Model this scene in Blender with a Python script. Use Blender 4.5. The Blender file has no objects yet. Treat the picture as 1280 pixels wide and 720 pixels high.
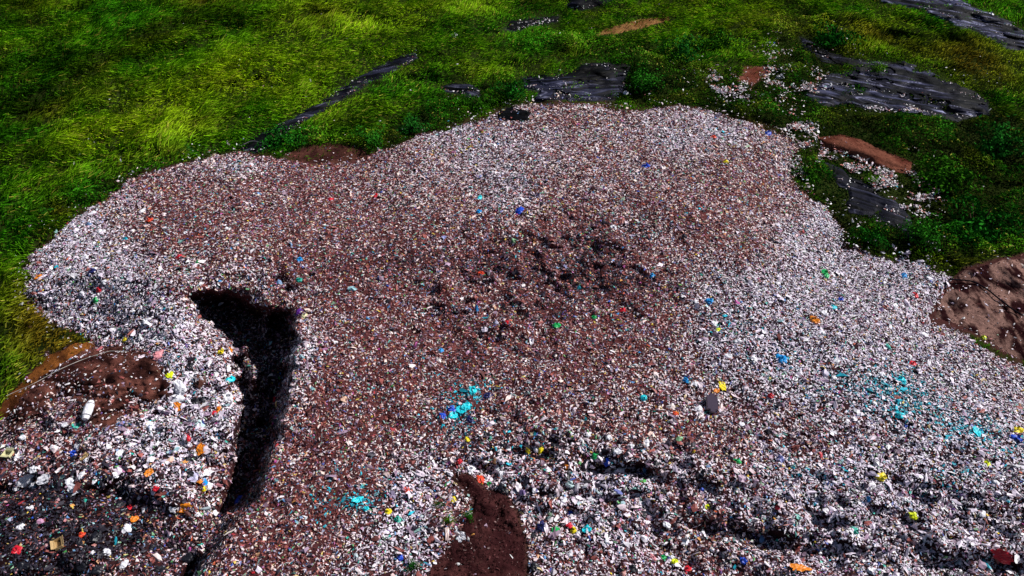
import bpy, bmesh, math, random
import numpy as np
from mathutils import Vector, Matrix
random.seed(7); RNG = np.random.default_rng(11)
R = math.radians
# ------------------------------------------------------------------ survey frame
CAM_H, PITCH, FOC = 67.0, R(42), 1004.0          # drone height, downward tilt, focal length in px of a 1280 px frame
CP, SP = math.cos(PITCH), math.sin(PITCH)
U0, U1, V0, V1, ST = -260, 1540, -170, 870, 2.0   # surveyed area (beyond the frame on every side)
us = np.arange(U0, U1+.1, ST); vs = np.arange(V0, V1+.1, ST)
NU, NV = len(us), len(vs)
GU, GV = np.meshgrid(us, vs)

def ray(u, v):
    a = (np.asarray(u, float)-640)/FOC; b = (360-np.asarray(v, float))/FOC
    return a, CP + b*SP, -SP + b*CP
def ground_at(u, v, z):
    dx, dy, dz = ray(u, v); t = (z-CAM_H)/dz
    return dx*t, dy*t

# ------------------------------------------------------------------ noise
_tab = RNG.random((256, 256))
def vnoise(x, y, s, seed=0):
    x = x/s+seed*17.31; y = y/s+seed*9.77
    xi = np.floor(x).astype(int); yi = np.floor(y).astype(int)
    fx = x-xi; fy = y-yi; fx = fx*fx*(3-2*fx); fy = fy*fy*(3-2*fy)
    a = _tab[xi & 255, yi & 255]; b = _tab[(xi+1) & 255, yi & 255]
    c = _tab[xi & 255, (yi+1) & 255]; d = _tab[(xi+1) & 255, (yi+1) & 255]
    return (a*(1-fx)+b*fx)*(1-fy)+(c*(1-fx)+d*fx)*fy
def fbm(x, y, s, seed=0, o=4):
    r = 0; a = 1; n = 0
    for i in range(o):
        r = r+a*vnoise(x, y, s/2**i, seed+i*3); n += a; a *= .5
    return r/n
def sst(a, b, x):
    t = np.clip((x-a)/(b-a), 0, 1); return t*t*(3-2*t)
def gs(u, v, cx, cy, rx, ry, ang=0):
    c, s = math.cos(R(ang)), math.sin(R(ang))
    dx = u-cx; dy = v-cy
    p = (dx*c+dy*s)/rx; q = (-dx*s+dy*c)/ry
    return np.exp(-(p*p+q*q))
def seg_dist(u, v, pts, closed=False):
    d = np.full(u.shape, 1e9); n = len(pts)
    for i in range(n if closed else n-1):
        ax, ay = pts[i]; bx, by = pts[(i+1) % n]
        ex, ey = bx-ax, by-ay; L = ex*ex+ey*ey+1e-9
        t = np.clip(((u-ax)*ex+(v-ay)*ey)/L, 0, 1)
        d = np.minimum(d, np.hypot(u-ax-t*ex, v-ay-t*ey))
    return d
def inside(u, v, pts):
    r = np.zeros(u.shape, bool); n = len(pts)
    for i in range(n):
        ax, ay = pts[i]; bx, by = pts[(i+1) % n]
        if ay == by: continue
        r ^= ((ay > v) != (by > v)) & (u < (bx-ax)*(v-ay)/(by-ay)+ax)
    return r
def sdf(u, v, pts):                                # positive inside
    d = seg_dist(u, v, pts, True); return np.where(inside(u, v, pts), d, -d)

# ------------------------------------------------------------------ survey outlines
PILE = [(25,370),(34,322),(75,285),(130,250),(165,225),(235,200),(300,187),(345,198),(400,200),(450,200),(480,184),(540,166),
        (590,155),(620,141),(665,130),(700,128),(800,133),(860,135),(930,150),(975,165),(1003,184),(985,200),(992,232),(1030,255),
        (1048,290),(1055,312),(1110,318),(1160,330),(1195,345),(1182,378),(1170,397),(1215,415),(1280,458),(1400,530),(1540,590),
        (1540,870),(-260,870),(-260,600),(-60,565),(0,540),(20,490),(60,450),(105,425),(75,400)]
TRENCH = [(232,372),(262,365),(300,371),(326,388),(345,390),(366,390),(378,428),(368,470),(356,500),(353,545),(338,574),(320,620),(292,655),(264,694),(244,722),(214,790),(190,870),(170,870),(200,790),(228,722),(250,690),(272,645),(284,600),(284,565),(296,540),(300,500),(295,460),(286,430),(266,410),(248,396)]
GULLY_R = [(236,372),(290,364),(338,382),(366,392),(376,425),(368,470),(356,530),(334,585),(300,640),(264,690),(238,740),(205,870)]
PIT = GULLY_R+[(-260,870),(-260,590),(10,540),(60,500),(120,450),(190,412)]
HEAP = [(566,592),(585,592),(605,612),(625,612),(645,640),(655,675),(658,725),(662,800),(640,870),(470,870),(500,790),(522,735),(545,700),(568,672),(580,655),(590,640),(592,625),(575,606)]
ORS = [(-5,520),(14,488),(36,466),(62,445),(86,431),(95,428),(112,428),(120,432),(95,446),(72,463),(48,484),(30,500),(14,520)]
LMOUND = [(12,500),(45,475),(75,450),(105,432),(150,432),(185,442),(205,462),(210,490),(190,505),(165,500),(140,535),(120,530),(95,505),(70,500),(45,520),(15,540)]
RBANK = [(1205,338),(1240,330),(1290,320),(1400,330),(1480,430),(1400,520),(1290,456),(1255,440),(1215,415),(1165,398),(1175,375),(1190,352)]
RIDGE = [(1023,172),(1050,168),(1075,174),(1110,190),(1140,203),(1138,218),(1118,216),(1080,203),(1045,190),(1027,184)]
TANP = [(742,42),(765,33),(800,24),(835,20),(838,26),(800,36),(765,43),(748,46)]
BARE = [(918,100),(930,82),(958,82),(962,92),(940,108)]
REDL = [(352,192),(385,182),(425,180),(458,184),(458,198),(420,204),(380,206)]
LIN = {
 'a': ([(298,188),(319,171),(346,158),(381,138),(421,112),(456,91),(491,74),(518,66),(524,74),(499,88),(462,104),(428,125),(388,148),(352,171),(338,184),(318,193)]),
 'b': ([(545,110),(565,104),(585,105),(600,112),(602,124),(590,128),(575,118),(556,116)]),
 'c': ([(652,96),(690,95),(712,92),(728,80),(760,78),(792,80),(786,95),(780,110),(768,126),(735,128),(700,126),(668,126),(672,115),(655,112)]),
 'd': ([(618,142),(632,134),(655,135),(668,140),(660,152),(640,152),(622,150)]),
 'e': ([(630,36),(640,26),(665,22),(700,20),(696,28),(665,34),(640,40)]),
 'f': ([(708,8),(715,-8),(770,-20),(778,-4),(750,8),(722,14)]),
 'g': ([(1070,-8),(1090,-22),(1170,-16),(1230,16),(1300,44),(1400,80),(1395,110),(1300,72),(1260,60),(1225,42),(1185,28),(1150,12),(1110,4)]),
 'h': ([(1000,120),(1018,108),(1040,92),(1070,84),(1100,78),(1130,78),(1160,92),(1210,112),(1236,126),(1238,146),(1200,150),(1160,146),(1120,140),(1085,136),(1060,130),(1030,134)]),
 'i': ([(1030,206),(1042,206),(1068,222),(1092,240),(1118,252),(1134,270),(1142,296),(1128,290),(1100,278),(1062,262),(1060,238),(1044,224)]),
 'j': ([(998,44),(1012,50),(1040,66),(1075,74),(1098,80),(1090,86),(1060,82),(1028,76),(1005,62)]),
}
SCARP = [(780,652),(860,640),(920,648),(985,664),(1060,672),(1130,682),(1220,690),(1300,700),(1540,720)]
SC2 = [(590,556),(640,548),(700,552),(760,562),(830,580),(900,600)]
SC3 = [(-260,600),(0,588),(60,590),(130,592),(190,604),(240,628)]

def guide(u, v):
    """large relief of the tip, in metres"""
    x0, y0 = ground_at(u, v, 0.0)
    wob = (fbm(x0, y0, 14, 3)-.5)*26
    d = sdf(u, v, PILE)
    h = 4.8*sst(-6, 130, d+wob*.6)
    h += .5*sst(-2, 18, d)
    pit = inside(u, v, PIT)
    dr = seg_dist(u, v, GULLY_R)+(fbm(x0, y0, 4.5, 8)-.5)*30
    do = seg_dist(u, v, [(-260,590),(10,540),(60,500),(120,450),(190,412),(236,372)])
    D = np.interp(v, [360,400,520,600,700,860], [4.8,5.6,5.2,4.6,3.6,3.0])
    dr = dr+(fbm(x0,y0,1.6,9,3)-.5)*12
    drop = D*np.minimum(sst(0, 20, dr), sst(0, 120, do))
    fl = 3.4*sst(14, 85, dr)*sst(0, 120, do)
    h -= np.where(pit, drop-fl*.6, 0)
    dt = sdf(u, v, TRENCH)+((fbm(x0, y0, 3, 14, 4)-.5)*24+(fbm(x0, y0, 1.1, 15, 2)-.5)*7)*np.interp(v, [560, 650], [1, .35])+np.interp(v, [600, 660], [0, 4])
    h -= np.interp(v, [365,410,560,640,700], [2.2,3.2,3.2,3.4,3.2])*sst(-3, 11, dt)
    # tipping faces
    e = np.interp(u, *zip(*SCARP)); e = e+(fbm(x0, y0, 5, 21)-.5)*34
    brk = sst(.3,.65,fbm(x0,y0,6,211,3))
    h -= (.35+1.2*brk)*sst(0, 24, v-e)*sst(770, 880, u)
    e = np.interp(u, *zip(*SC2)); e = e+(fbm(x0, y0, 4, 25)-.5)*46
    h -= (.1+.7*brk)*sst(0, 20, v-e)*sst(575, 625, u)*(1-sst(820, 930, u))
    e = np.interp(u, *zip(*SC3)); e = e+(fbm(x0, y0, 4, 28)-.5)*26
    h -= (.3+1.3*brk)*sst(0, 30, v-e)*(1-sst(200, 260, u))
    # soil heap, left mound, right bank, red ridge
    h += 1.0*sst(-6, 60, sdf(u, v, HEAP))
    h += .9*sst(0, 40, sdf(u, v, LMOUND))
    h += .9*gs(u, v, 1240, 335, 70, 22, 10)
    h += 1.0*sst(-3, 14, sdf(u, v, RIDGE))
    for cx, cy, r_, k in [(562,408,13,-1.5),(606,318,8,-1.1),(672,385,9,-1.1),(576,432,9,-1.0),(292,392,46,-2.6),(270,385,26,-1.2),(640,566,12,-.9),(675,575,14,-.9),(735,590,13,-.8),(700,310,10,-.6),(745,338,12,-.6),(350,352,9,-.9),(362,362,8,-1.0),
                          (690,302,9,.6),(760,300,14,.8),(735,320,10,.7),(640,335,16,.5),(560,355,18,.4),(790,322,14,.6)]:
        h += k*(.6 if k < 0 and cx > 400 else 1)*gs(u, v, cx, cy, r_, r_*.7)
    # lumps, stronger where freshly tipped
    onp = sst(-8, 25, d)
    loose = np.clip(gs(u,v,150,560,190,130)+gs(u,v,730,600,190,70)+gs(u,v,1050,660,260,60)+.8*gs(u,v,700,340,130,70)+.7*gs(u,v,590,400,80,45), 0, 1)
    gul = np.clip(gs(u,v,325,450,60,90,0)+gs(u,v,300,560,50,90,25),0,1)
    h += onp*gul*((fbm(x0,y0,4,37,3)-.5)*3.2+(fbm(x0,y0,1.4,38,3)-.5)*1.8)
    h += 3.2*gs(u,v,318,470,9,22,-10)+3.2*gs(u,v,334,402,7,16,10)+2.6*gs(u,v,306,440,7,14,15)+2.0*gs(u,v,322,520,6,14,0)
    h += onp*((fbm(x0,y0,10,31,3)-.5)*1.0+(fbm(x0,y0,2.6,35,3)-.5)*(.5+1.5*loose)+(fbm(x0,y0,1.1,36,2)-.5)*(.3+.9*loose))
    h += (1-onp)*((fbm(x0,y0,30,41,3)-.5)*4.0+(fbm(x0,y0,6,44,3)-.5)*2.2)
    for p in ('c','h'):
        pass
    led = np.clip(gs(u,v,1050,670,260,38)+gs(u,v,740,590,150,40)+.6*gs(u,v,1150,600,200,60), 0, 1)
    h += onp*led*(sst(.35,.62,fbm(x0*.35,y0,1.9,39,4))-.5)*1.1
    # fade to flat land at the border of the surveyed area
    b = np.minimum(np.minimum(u-U0, U1-u), np.minimum(v-V0, (V1-v)))
    return h*sst(0, 60, b)

H = guide(GU, GV)
PX, PY = ground_at(GU, GV, H)
POS = np.stack([PX, PY, H], -1)
# normals
du = np.gradient(POS, axis=1); dv = np.gradient(POS, axis=0)
NRM = np.cross(dv, du); NRM /= np.linalg.norm(NRM, axis=-1, keepdims=True)+1e-9
NRM[NRM[..., 2] < 0] *= -1
AREA = np.linalg.norm(np.cross(du, dv), axis=-1)/ST/ST       # m2 per px2
def samp(A, u, v):
    fu = np.clip((np.asarray(u, float)-U0)/ST, 0, NU-1.001); fv = np.clip((np.asarray(v, float)-V0)/ST, 0, NV-1.001)
    i = fu.astype(int); j = fv.astype(int); a = fu-i; b = fv-j
    if A.ndim == 3: a = a[..., None]; b = b[..., None]
    return (A[j, i]*(1-a)+A[j, i+1]*a)*(1-b)+(A[j+1, i]*(1-a)+A[j+1, i+1]*a)*b

# ------------------------------------------------------------------ zone maps (on the same survey grid)
X0, Y0 = ground_at(GU, GV, 0.0)
jit = ((fbm(X0, Y0, 5.0, 51)-.5)*34+(fbm(X0, Y0, 1.5, 52, 3)-.5)*16)*(0.4+.6*sst(100, 500, GV))
dP = sdf(GU, GV, PILE)+jit
dH = sdf(GU, GV, HEAP)+jit*.5
dL = sdf(GU, GV, LMOUND)+jit*.7
dB = sdf(GU, GV, RBANK)+jit*.4+6
dR = sdf(GU, GV, RIDGE)+jit*.2
dT = np.maximum(sdf(GU, GV, TANP), np.maximum(np.maximum(sdf(GU, GV, BARE), sdf(GU, GV, ORS)), sdf(GU, GV, REDL)))+jit*.25
dLin = np.full(GU.shape, -1e9)
for k_, p in LIN.items(): dLin = np.maximum(dLin, sdf(GU, GV, p)+jit*.35)
soil = np.maximum.reduce([sst(-2, 3, dH), sst(-3, 6, dL), sst(-2, 4, dB), sst(-1, 3, dR), sst(-1, 3, dT)])
pile = sst(-2, 3, dP)*(1-soil)
liner = sst(-1, 3, dLin)*(1-pile)
def blobs(lst, base=0.):
    a = np.full(GU.shape, base)
    for (x, y, rx, ry, ang, k) in lst: a = a+k*gs(GU, GV, x, y, rx, ry, ang)
    return a
BR = blobs([(330,270,170,60,0,.40),(500,340,150,45,0,.40),(760,330,110,70,10,.55),(540,420,170,60,0,.28),(440,520,110,80,-35,.5),(350,640,60,110,25,.5),
            (560,640,40,60,0,.3),(905,225,110,50,0,.22),(700,460,150,60,0,.22),(925,300,60,35,15,.3),(835,545,60,18,5,.35),(480,330,120,30,0,.2),(620,300,140,60,0,.15),
            (400,205,60,14,0,.4),(150,495,60,35,0,.35),(60,640,120,60,0,.05),(300,255,120,40,5,.3),(200,290,80,20,-10,.15),(700,150,90,18,0,.18),(1230,540,50,20,20,.2),
            (90,330,110,70,-30,-.42),(250,420,120,50,10,-.35),(1010,430,180,90,10,-.36),(1180,500,200,110,20,-.40),(1000,600,250,60,0,-.25),(690,600,120,50,0,-.25),
            (230,520,120,70,0,-.4),(300,212,70,14,0,-.3),(540,600,60,50,0,-.25),(385,450,24,80,10,-.4),(1100,340,100,30,10,-.35),(340,350,70,18,10,-.32),(900,170,70,20,15,-.2),
            (600,180,180,30,0,-.1),(1040,270,40,30,0,-.35),(1100,700,300,40,0,-.2),(500,690,60,50,0,-.15)], .50)
stk = fbm((X0*.8+Y0*.6), (-X0*.6+Y0*.8)*.25, 2.2, 61, 3)
BR = np.clip(.5+(BR-.5)*1.5+(fbm(X0, Y0, 9, 55, 4)-.5)*.95+(stk-.5)*.6, 0, 1)
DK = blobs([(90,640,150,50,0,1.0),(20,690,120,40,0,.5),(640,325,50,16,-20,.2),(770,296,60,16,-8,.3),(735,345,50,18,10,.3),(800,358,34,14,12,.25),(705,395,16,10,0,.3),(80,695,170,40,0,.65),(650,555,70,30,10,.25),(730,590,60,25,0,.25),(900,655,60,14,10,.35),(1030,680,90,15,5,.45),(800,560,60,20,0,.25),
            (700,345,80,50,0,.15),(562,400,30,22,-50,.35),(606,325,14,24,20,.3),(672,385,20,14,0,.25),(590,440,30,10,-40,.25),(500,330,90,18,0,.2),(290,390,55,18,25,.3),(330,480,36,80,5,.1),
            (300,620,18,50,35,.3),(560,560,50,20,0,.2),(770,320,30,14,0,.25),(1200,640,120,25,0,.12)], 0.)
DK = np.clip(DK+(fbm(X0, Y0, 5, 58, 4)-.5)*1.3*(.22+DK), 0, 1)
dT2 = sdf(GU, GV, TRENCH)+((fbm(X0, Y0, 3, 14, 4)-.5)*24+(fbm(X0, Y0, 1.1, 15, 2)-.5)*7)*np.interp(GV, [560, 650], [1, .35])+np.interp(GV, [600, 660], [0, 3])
DK = np.maximum(DK, (.95*fbm(X0, Y0, 2.4, 16, 3))*sst(-1, 6, dT2))  # gully shade painted in: litter and ground colours darkened inside the trench
TQ = np.clip(blobs([(575,512,26,26,0,.3),(447,627,34,12,0,.35),(600,485,26,12,0,.2),(1130,500,70,28,10,.22),(1215,545,60,22,10,.2),(1020,590,60,20,0,.06),(640,560,40,24,0,.06),(575,512,12,14,0,.5),(592,490,14,8,0,.45),(560,520,18,8,-20,.2),(447,627,22,10,0,.55),(1110,478,40,16,10,.22),(1125,515,20,8,0,.4),(1215,535,30,12,10,.4),
                    (460,590,30,14,0,.12),(1090,490,60,20,0,.12),(910,405,40,12,0,.12),(1195,600,30,16,0,.15),(1010,455,60,20,0,.06),(400,640,10,40,20,.12)], .003), 0, .9)
BIG = np.clip(blobs([(180,560,170,110,0,1.),(720,610,170,70,0,.75),(1060,670,260,60,0,.5),(540,640,80,70,0,.4),(1000,560,300,80,0,.25),(700,340,110,60,0,.3),(100,330,110,70,0,.2)], 0.), 0, 1)

# ------------------------------------------------------------------ materials
def nodes(name):
    m = bpy.data.materials.new(name); m.use_nodes = True
    nt = m.node_tree; return m, nt, nt.nodes['Principled BSDF']
def attr_mat(name, rough=.6, spec=.3, trans=0, grain=0., gscale=8., bump=0.):
    m, nt, b = nodes(name)
    a = nt.nodes.new('ShaderNodeAttribute'); a.attribute_name = 'Col'
    out = a.outputs['Color']
    if grain:
        tc = nt.nodes.new('ShaderNodeTexCoord'); n = nt.nodes.new('ShaderNodeTexNoise')
        n.inputs['Scale'].default_value = gscale; n.inputs['Detail'].default_value = 6; n.inputs['Roughness'].default_value = .75
        nt.links.new(tc.outputs['Object'], n.inputs['Vector'])
        mr = nt.nodes.new('ShaderNodeMapRange'); mr.inputs[1].default_value = .3; mr.inputs[2].default_value = .7
        mr.inputs[3].default_value = 1-grain; mr.inputs[4].default_value = 1+grain
        nt.links.new(n.outputs['Fac'], mr.inputs[0])
        mx = nt.nodes.new('ShaderNodeVectorMath'); mx.operation = 'SCALE'
        nt.links.new(out, mx.inputs[0]); nt.links.new(mr.outputs[0], mx.inputs['Scale']); out = mx.outputs[0]
        if bump:
            bp = nt.nodes.new('ShaderNodeBump'); bp.inputs['Strength'].default_value = .9; bp.inputs['Distance'].default_value = bump
            nt.links.new(n.outputs['Fac'], bp.inputs['Height']); nt.links.new(bp.outputs[0], b.inputs['Normal'])
    nt.links.new(out, b.inputs['Base Color'])
    b.inputs['Roughness'].default_value = rough; b.inputs['Specular IOR Level'].default_value = spec
    return m
def flat_mat(name, col, rough=.6, spec=.4, var=.25, scale=5, bump=.03):
    m, nt, b = nodes(name)
    tc = nt.nodes.new('ShaderNodeTexCoord'); n = nt.nodes.new('ShaderNodeTexNoise')
    n.inputs['Scale'].default_value = scale; n.inputs['Detail'].default_value = 5
    nt.links.new(tc.outputs['Object'], n.inputs['Vector'])
    r = nt.nodes.new('ShaderNodeValToRGB'); r.color_ramp.elements[0].position = .3; r.color_ramp.elements[1].position = .7
    r.color_ramp.elements[0].color = (*[c*(1-var) for c in col], 1); r.color_ramp.elements[1].color = (*[min(1, c*(1+var)) for c in col], 1)
    nt.links.new(n.outputs['Fac'], r.inputs[0]); nt.links.new(r.outputs[0], b.inputs['Base Color'])
    bp = nt.nodes.new('ShaderNodeBump'); bp.inputs['Strength'].default_value = .7; bp.inputs['Distance'].default_value = bump
    nt.links.new(n.outputs['Fac'], bp.inputs['Height']); nt.links.new(bp.outputs[0], b.inputs['Normal'])
    b.inputs['Roughness'].default_value = rough; b.inputs['Specular IOR Level'].default_value = spec
    return m
M_ground = attr_mat('bare ground', 1., .0, grain=.45, gscale=1.6, bump=.2)
M_litter = attr_mat('mixed rubbish', .5, .35)
M_grass = attr_mat('grass blades', .9, .0)
M_weed = attr_mat('weed leaves', .9, .0)
M_soil = attr_mat('dug soil', 1., .0, grain=.5, gscale=2.2, bump=.35)

# ------------------------------------------------------------------ object helpers
SC = bpy.context.scene; COL = SC.collection
def link(name, me, parent=None, **p):
    o = bpy.data.objects.new(name, me); COL.objects.link(o)
    if parent: o.parent = parent
    for k_, v_ in p.items(): o[k_] = v_
    return o
def np_mesh(name, verts, loops, sizes, col=None, mat=None, smooth=False):
    me = bpy.data.meshes.new(name)
    me.vertices.add(len(verts)); me.vertices.foreach_set('co', np.ascontiguousarray(verts, np.float32).ravel())
    me.loops.add(len(loops)); me.loops.foreach_set('vertex_index', np.ascontiguousarray(loops, np.int32))
    st = np.concatenate([[0], np.cumsum(sizes)[:-1]]).astype(np.int32)
    me.polygons.add(len(sizes)); me.polygons.foreach_set('loop_start', st)
    me.polygons.foreach_set('use_smooth', np.full(len(sizes), smooth))
    me.update(calc_edges=True)
    if col is not None:
        a = me.color_attributes.new('Col', 'FLOAT_COLOR', 'POINT')
        c4 = np.ones((len(verts), 4), np.float32); c4[:, :3] = col
        a.data.foreach_set('color', c4.ravel())
    if mat: me.materials.append(mat)
    return me

# ------------------------------------------------------------------ the ground sheet
n_far = (fbm(X0, Y0, 12, 71)-.5)[..., None]
g_col = np.array([.020, .030, .006])*(1+n_far*1.2)
g_col = g_col*np.ones(GU.shape+(3,))
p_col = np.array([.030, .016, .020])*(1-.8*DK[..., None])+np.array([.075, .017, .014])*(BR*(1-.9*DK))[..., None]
w3 = np.array([.10, .045, .035])
soilc = np.array([.062, .024, .022])
edge = np.clip(sst(-9, -1, dP)-sst(-1, 1, dP), 0, 1)[..., None]*sst(.4, .6, fbm(X0, Y0, 6, 73))[..., None]
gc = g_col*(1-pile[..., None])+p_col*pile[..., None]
gc = gc*(1-edge*.7)+np.array([.045, .02, .014])*edge*.7
gc = gc*(1-soil[..., None])+soilc*soil[..., None]
gc = gc*(1-liner[..., None])+np.array([.02, .02, .03])*liner[..., None]
idx = np.arange(NU*NV).reshape(NV, NU)
quads = np.stack([idx[:-1, :-1], idx[1:, :-1], idx[1:, 1:], idx[:-1, 1:]], -1).reshape(-1, 4)
# skirt: rings running out to the horizon, so that the ground is one sheet
bord = np.concatenate([idx[0, :], idx[1:, -1], idx[-1, -2::-1], idx[-2:0, 0][::-1] if False else idx[-2:0:-1, 0]])
V = POS.reshape(-1, 3); GCf = gc.reshape(-1, 3)
cen = np.array([0, 90., 0]); ringv = []; ringc = []; ringq = []
prev = bord; base = len(V)
for k_, s in enumerate([1.12, 1.4, 2.2, 5, 14, 40]):
    rv = cen+(V[bord]-cen)*s; rv[:, 2] = 0
    ringv.append(rv); ringc.append(np.tile([.022, .032, .007], (len(bord), 1)))
    cur = base+k_*len(bord)+np.arange(len(bord))
    ringq.append(np.stack([prev, np.roll(prev, -1), np.roll(cur, -1), cur], -1)); prev = cur
allv = np.concatenate([V]+ringv); allc = np.concatenate([GCf]+ringc)
allq = np.concatenate([quads]+ringq)
link('ground', np_mesh('ground', allv, allq.ravel(), np.full(len(allq), 4), allc, M_ground, True), kind='structure')

# ------------------------------------------------------------------ draped patches (liners, soil)
def patch(name, poly, lift, colf, mat, step=1.0, jitter=4., seed=0, parent=None, rag=3.0, hole=9., **p):
    xs = [q[0] for q in poly]; ys = [q[1] for q in poly]
    a = np.arange(min(xs)-6, max(xs)+6, step); b = np.arange(min(ys)-6, max(ys)+6, step*.8)
    A, B = np.meshgrid(a, b); x, y = ground_at(A, B, 0.)
    s = sdf(A, B, poly)+(fbm(x, y, rag, 80+seed, 3)-.5)*jitter*2
    P = samp(POS, A, B).copy(); N = samp(NRM, A, B)
    P += N*lift(x, y, s, A, B)[..., None]
    hn = fbm(x+40, y, 3.0, 240+seed, 4)-.1*sst(12, 0, s)*0
    keep = (s[:-1, :-1] > 0) & (s[1:, 1:] > 0) & (hn[:-1, :-1] < hole)
    ix = np.arange(A.size).reshape(A.shape)
    q = np.stack([ix[:-1, :-1], ix[1:, :-1], ix[1:, 1:], ix[:-1, 1:]], -1)[keep]
    used, inv = np.unique(q.ravel(), return_inverse=True)
    c = colf(x, y, s, A, B).reshape(-1, 3)[used]
    me = np_mesh(name, P.reshape(-1, 3)[used], inv, np.full(len(q), 4), c, mat, True)
    return link(name, me, parent, **p)
M_liner = attr_mat('weathered plastic liner', .6, .07, grain=.3, gscale=2.6, bump=.08)
def liner_lift(ang, amp=.28, seed=0):
    c, s_ = math.cos(R(ang)), math.sin(R(ang))
    def f(x, y, s, A, B):
        p = x*c+y*s_; q = -x*s_+y*c
        wr = 1-abs(2*fbm(p*.22, q, 1.3, 90+seed, 3)-1)*2
        wr2 = 1-abs(2*vnoise(p*.5, q+.6*vnoise(p, q, 2, 5), .9, 97+seed)-1)
        wr3 = 1-abs(2*vnoise(p*.6+q*.4, q-p*.25, .55, 131+seed)-1)
        return .04+sst(-.5, 5, s)*(amp*.8*np.clip(wr, -.3, 1)+.08*wr2+.05*wr3+.05)
    return f
def liner_col(dark=1., seed=0, ang=0):
    cc_, ss_ = math.cos(R(ang)), math.sin(R(ang))
    def f(x, y, s, A, B):
        n = fbm(x, y, 2.5, 101+seed)[..., None]; pp = x*cc_+y*ss_; qq = -x*ss_+y*cc_+1.2*fbm(x, y, 5, 111); k_ = sst(.45, .70, fbm(pp*.16, qq, 1.0, 105+seed, 4))[..., None]
        c = np.array([.013, .013, .028])*dark*(.3+1.1*n)
        p = x*cc_+y*ss_; q = -x*ss_+y*cc_+.8*fbm(x, y, 4, 111)
        cr = 1-abs(2*vnoise(p*.12, q, .9, 108+seed)-1); c2 = 1-abs(2*vnoise(p*.2+q*.5, q*.8-p*.1, .8, 118+seed)-1)
        c = c*(1-k_)+np.array([.040, .042, .082])*dark*k_
        c = c+np.array([.13,.13,.19])*dark*sst(.88,.98,c2)[..., None]
        c3 = 1-abs(2*vnoise(pp*.07, qq, 1.9, 128+seed)-1)
        return .75*c*(1-.9*sst(.62,.86,cr))[..., None]*(1-.93*sst(.70,.88,c3))[..., None]  # fold shading painted in: dark crease lines, light wrinkle lines
    return f
LINERS = [('a', 25, .8, 'long narrow strip of dark liner running through the grass at upper left'),
 ('b', 0, .9, 'small lens-shaped liner scrap in the grass left of the broad black sheet'),
 ('c', 8, 1.05, 'broad wrinkled black liner sheet lying just behind the top edge of the rubbish'),
 ('d', 0, .6, 'small dark liner flap half buried on the upper rim of the rubbish'),
 ('e', 15, .7, 'short dark liner strip showing in the grass near the top edge of the photo'),
 ('f', 20, .9, 'grey-blue liner piece cut off by the top edge of the photo'),
 ('g', -25, 2.3, 'long grey-blue liner road crossing the top right corner'),
 ('h', -25, 2.0, 'largest grey liner sheet, torn and littered, among the bushes at upper right'),
 ('i', -35, .75, 'dark liner strip running downhill below the red soil ridge'),
 ('j', -30, .8, 'thin torn liner fragment leading into the largest grey sheet')]
for n_, (k_, ang, dk, lab) in enumerate(LINERS):
    patch('plastic_liner', LIN[k_], liner_lift(ang, .26, n_), liner_col(dk, n_, ang), M_liner, step=.7, hole={'h': .60, 'c': .66, 'g': .70, 'i': .64, 'j': .58}.get(k_, 9.), rag=2.4, jitter=(8.0 if k_ in 'hgci' else 2.5), seed=n_, label=lab, category='plastic liner')

def soil_col(c1, c2, seed, streak=None):
    def f(x, y, s, A, B):
        n = fbm(x, y, 2.0, 120+seed, 5)
        if streak is not None:
            n = .42*n+.40*fbm(x*streak[0]+3.5*fbm(x,y,5,7), y*streak[1]+2*fbm(x,y,3,9), 1.4, 130+seed, 6)+.18*fbm(x,y,6,133,3)
        k_ = (sst(.35, .65, n) if streak is None else sst(.42, .55, n))[..., None]
        return np.array(c1)*(1-k_)+np.array(c2)*k_
    return f
def clod(amp, sc, base=.05):
    return lambda x, y, s, A, B: base*sst(-1, 4, s)+amp*(fbm(x, y, sc, 140, 5)-.35)*sst(0, 6, s)
patch('soil_heap', HEAP, lambda x, y, s, A, B: .12*sst(-1, 5, s)+(.5*(fbm(x, y, 2.6, 140, 4)-.4)+.38*(fbm(x, y, .7, 141, 3)-.4))*sst(0, 10, s), soil_col((.036,.011,.012), (.080,.027,.026), 1), M_soil, step=1.2, jitter=4, seed=20,
      label='dark brown heap of tipped soil rising from the bottom edge of the photo', category='soil heap')
patch('soil_mound', LMOUND, clod(.3, 1.6, .08), soil_col((.040,.014,.012), (.15,.055,.042), 2, (.5,1.6)), M_soil, step=1., jitter=9, rag=2, seed=21,
      label='rounded brown earth mound at the left edge with a white hose over it', category='soil mound')
patch('earth_bank', RBANK, clod(.4, 1.3, .06), soil_col((.022,.007,.008), (.25,.14,.115), 3, (2.6,.45)), M_soil, step=1.5, jitter=4, seed=22,
      label='streaked brown and tan earth bank at the right edge of the photo', category='earth bank')
patch('bare_soil', ORS, clod(.2, 2, .14), soil_col((.08,.026,.010), (.26,.09,.022), 9), M_soil, step=1.2, jitter=6, seed=29,
      label='orange brown soil edge between the grass and the earth mound at left', category='bare soil')
patch('soil_ridge', RIDGE, clod(.3, 1.6, .12), soil_col((.10,.030,.020), (.17,.062,.040), 4), M_soil, step=1., jitter=1.5, seed=23,
      label='long reddish soil ridge lying between dark weeds at upper right', category='soil ridge')
patch('bare_soil', TANP, clod(.1, 2, .03), soil_col((.16,.07,.025), (.26,.13,.05), 5), M_soil, step=1., jitter=2.5, seed=24,
      label='tan patch of bare soil in the grass near the middle of the top edge', category='bare soil')
patch('bare_soil', BARE, clod(.15, 2, .04), soil_col((.12,.035,.022), (.2,.07,.05), 6), M_soil, step=1., jitter=2.5, seed=25,
      label='small red bare soil patch between two scatters of litter at upper right', category='bare soil')
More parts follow.
